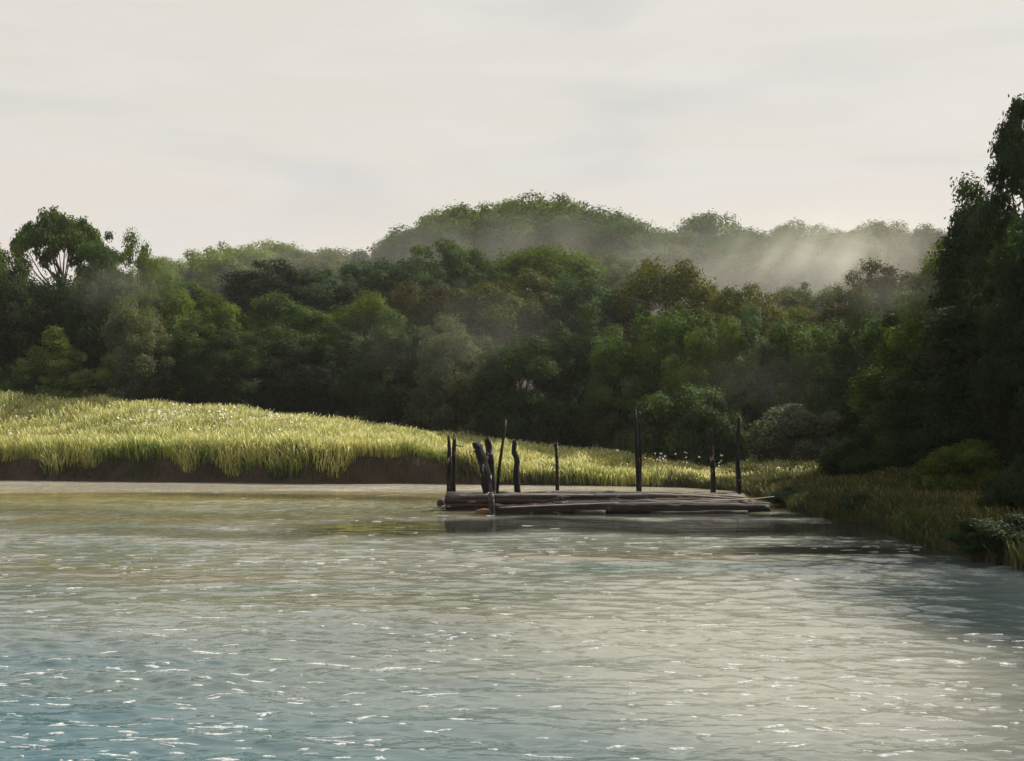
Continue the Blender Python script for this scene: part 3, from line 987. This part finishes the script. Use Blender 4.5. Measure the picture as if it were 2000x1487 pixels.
def ellipsoid(name, rx, ry, rz, mat, seg=40, rings=20):
    v = [(0, 0, rz)]
    for a in range(1, rings):
        ph = math.pi * a / rings
        for b_ in range(seg):
            th = 2 * math.pi * b_ / seg
            v.append((rx * math.sin(ph) * math.cos(th), ry * math.sin(ph) * math.sin(th), rz * math.cos(ph)))
    v.append((0, 0, -rz))
    tri, quad = [], []
    n = len(v) - 1
    for b_ in range(seg):
        c_ = (b_ + 1) % seg
        tri += [(0, 1 + b_, 1 + c_), (n, n - seg + c_, n - seg + b_)]
        for a in range(rings - 2):
            o_ = 1 + a * seg
            quad.append((o_ + b_, o_ + seg + b_, o_ + seg + c_, o_ + c_))
    return mesh_np(name, np.array(v), [np.array(quad), np.array(tri)], [mat], smooth=True)


def mist_mat(rx, ry, rz, dens, seed):
    t = NT('mist_air')
    tc = t.n('ShaderNodeTexCoord')
    mp = t.n('ShaderNodeMapping')
    mp.inputs['Scale'].default_value = (1 / rx, 1 / ry, 1 / rz)
    t.l(tc.outputs['Object'], mp.inputs[0])
    ln = t.n('ShaderNodeVectorMath', operation='LENGTH')
    t.l(mp.outputs[0], ln.inputs[0])
    fall = t.remap(ln.outputs['Value'], .1, 1.0, 1, 0)
    mp2 = t.n('ShaderNodeMapping')
    mp2.inputs['Location'].default_value = (seed * 7.1, seed * 3.3, seed)
    t.l(tc.outputs['Object'], mp2.inputs[0])
    nz = t.remap(t.noise(mp2.outputs[0], .16, 2, .5), .3, .7, .35, 1.5)
    v = t.n('ShaderNodeVolumePrincipled')
    v.inputs['Color'].default_value = (.93, .92, .84, 1)
    v.inputs['Anisotropy'].default_value = .2
    t.l(t.math('MULTIPLY', t.math('MULTIPLY', fall, nz), dens), v.inputs['Density'])
    t.l(v.outputs[0], t.out.inputs['Volume'])
    return t.m


for k, (px, py, D, rx, ry, rz, dens, label) in enumerate((
        (1480, 535, 128, 24, 14, 9.5, .020, 'bright mist filling the valley notch behind the olive domes'),
        (1680, 520, 116, 13, 12, 8.5, .020, 'mist at the foot of the tall right trees'),
        (1010, 500, 146, 34, 9, 8.0, .016, 'thin mist drifting under the great central dome'),
        (930, 655, 70, 10, 2.2, 4.0, .022, 'pale wisp of mist before the trees behind the raft'),
        (255, 565, 76, 5.5, 2.0, 2.6, .032, 'small wisp of mist before the left clump of trees'),
        (1460, 740, 59.5, 4.5, 1.6, 2.4, .022, 'small wisp of mist above the right end of the raft'),
        (1800, 570, 40, 3.6, 2.0, 1.4, .03, 'wisp of mist among the tall right trees'),
        (610, 540, 140, 26, 9, 6.0, .012, 'faint mist below the low left ridge'))):
    p = at(px, py, D)
    o = link('mist', ellipsoid('mist', rx, ry, rz, mist_mat(rx, ry, rz, dens, k)), None, p)
    tag(o, label, 'mist', kind='stuff')

for k, (px, py, D, ln, rad) in enumerate(((1500, 512, 124, 9, .8), (1565, 500, 122, 11, 1.1), (1605, 512, 121, 10, .7), (1650, 505, 119, 11, 1.3), (1420, 505, 126, 7, .8))):  # light shafts shaped as thin mist volumes along the sun direction
    p = at(px, py, D)
    o = link('mist', ellipsoid('mist', rad, rad * 1.6, ln, mist_mat(rad, rad * 1.6, ln, .085, k + 20), 24, 24), None, p)
    o.rotation_euler = sd.to_track_quat('Z', 'Y').to_euler()
    tag(o, 'slanting sunbeam shaped as a pale mist streak over the valley notch', 'mist', 'slanting sunbeams shaped as mist streaks', 'stuff')

hz = link('haze', box_mesh('haze', (-335, -75, -4), (335, 465, 62), volume_mat('haze_air', (.92, .95, .95), .00016)))
tag(hz, 'thin pale haze over the lake and the wood', 'haze', kind='stuff')

# ------------------------------------------------------------------ sun, sky, camera
L = bpy.data.lights.new('sun', 'SUN')
L.energy = 5.0
L.angle = math.radians(.5)
L.color = (1, .93, .80)
lo = link('sun', L)
lo.rotation_euler = sd.to_track_quat('Z', 'Y').to_euler()

w = bpy.data.worlds.new('World')
scene.world = w
w.use_nodes = True
nt = w.node_tree
nt.nodes.clear()


class WT(NT):
    def __init__(self, t):
        self.t = t


t = WT(nt)
out = t.n('ShaderNodeOutputWorld')
bg = t.n('ShaderNodeBackground', in_Strength=.072)
sky = t.n('ShaderNodeTexSky', sky_type='NISHITA', sun_disc=False)
sky.sun_elevation, sky.sun_rotation = EL, AZ
sky.dust_density = 2.0
tc = t.n('ShaderNodeTexCoord')
G = tc.outputs['Generated']
sp = t.n('ShaderNodeSeparateXYZ')
t.l(G, sp.inputs[0])
z = sp.outputs[2]
# a high veil of cloud, warm near the horizon, thinning to bluish streaks
veil = t.mix(t.remap(z, .12, .30), (8.15, 7.3, 6.4), (7.65, 7.25, 6.55))
n1 = t.noise(G, 3.2, 5, .5, (1, 1, 4.5), .3)
n2 = t.noise(G, 8.0, 5, .55, (1, 1, 6.0), .3)
veil = t.mix(t.remap(n2, .35, .7), veil, (7.9, 7.5, 6.95))
veil = t.mix(t.math('MULTIPLY', t.remap(n1, .47, .72, 0, .5), t.remap(z, .15, .25)), veil, (5.7, 5.95, 6.1))
col = t.mix(t.remap(z, .45, .95, .93, .55), sky.outputs[0], veil)
t.l(col, bg.inputs[0])
t.l(bg.outputs[0], out.inputs[0])

cam = bpy.data.cameras.new('camera')
cam.sensor_width = 36
cam.lens = 40
cam.shift_y = (HY - 743.5) / 2000
cam.clip_end = 3000
co = link('camera', cam, None, (0, 0, CZ))
co.rotation_euler = (math.radians(90), 0, 0)
scene.camera = co

scene.view_settings.view_transform = 'Standard'
scene.view_settings.look = 'None'
scene.view_settings.gamma = 1
scene.view_settings.exposure = .5
scene.render.engine = 'CYCLES'
cy = scene.cycles
cy.use_denoising = True
cy.max_bounces = 6
cy.diffuse_bounces = 3
cy.transmission_bounces = 3
cy.glossy_bounces = 3
cy.volume_bounces = 1
cy.transparent_max_bounces = 8
cy.sample_clamp_indirect = 6
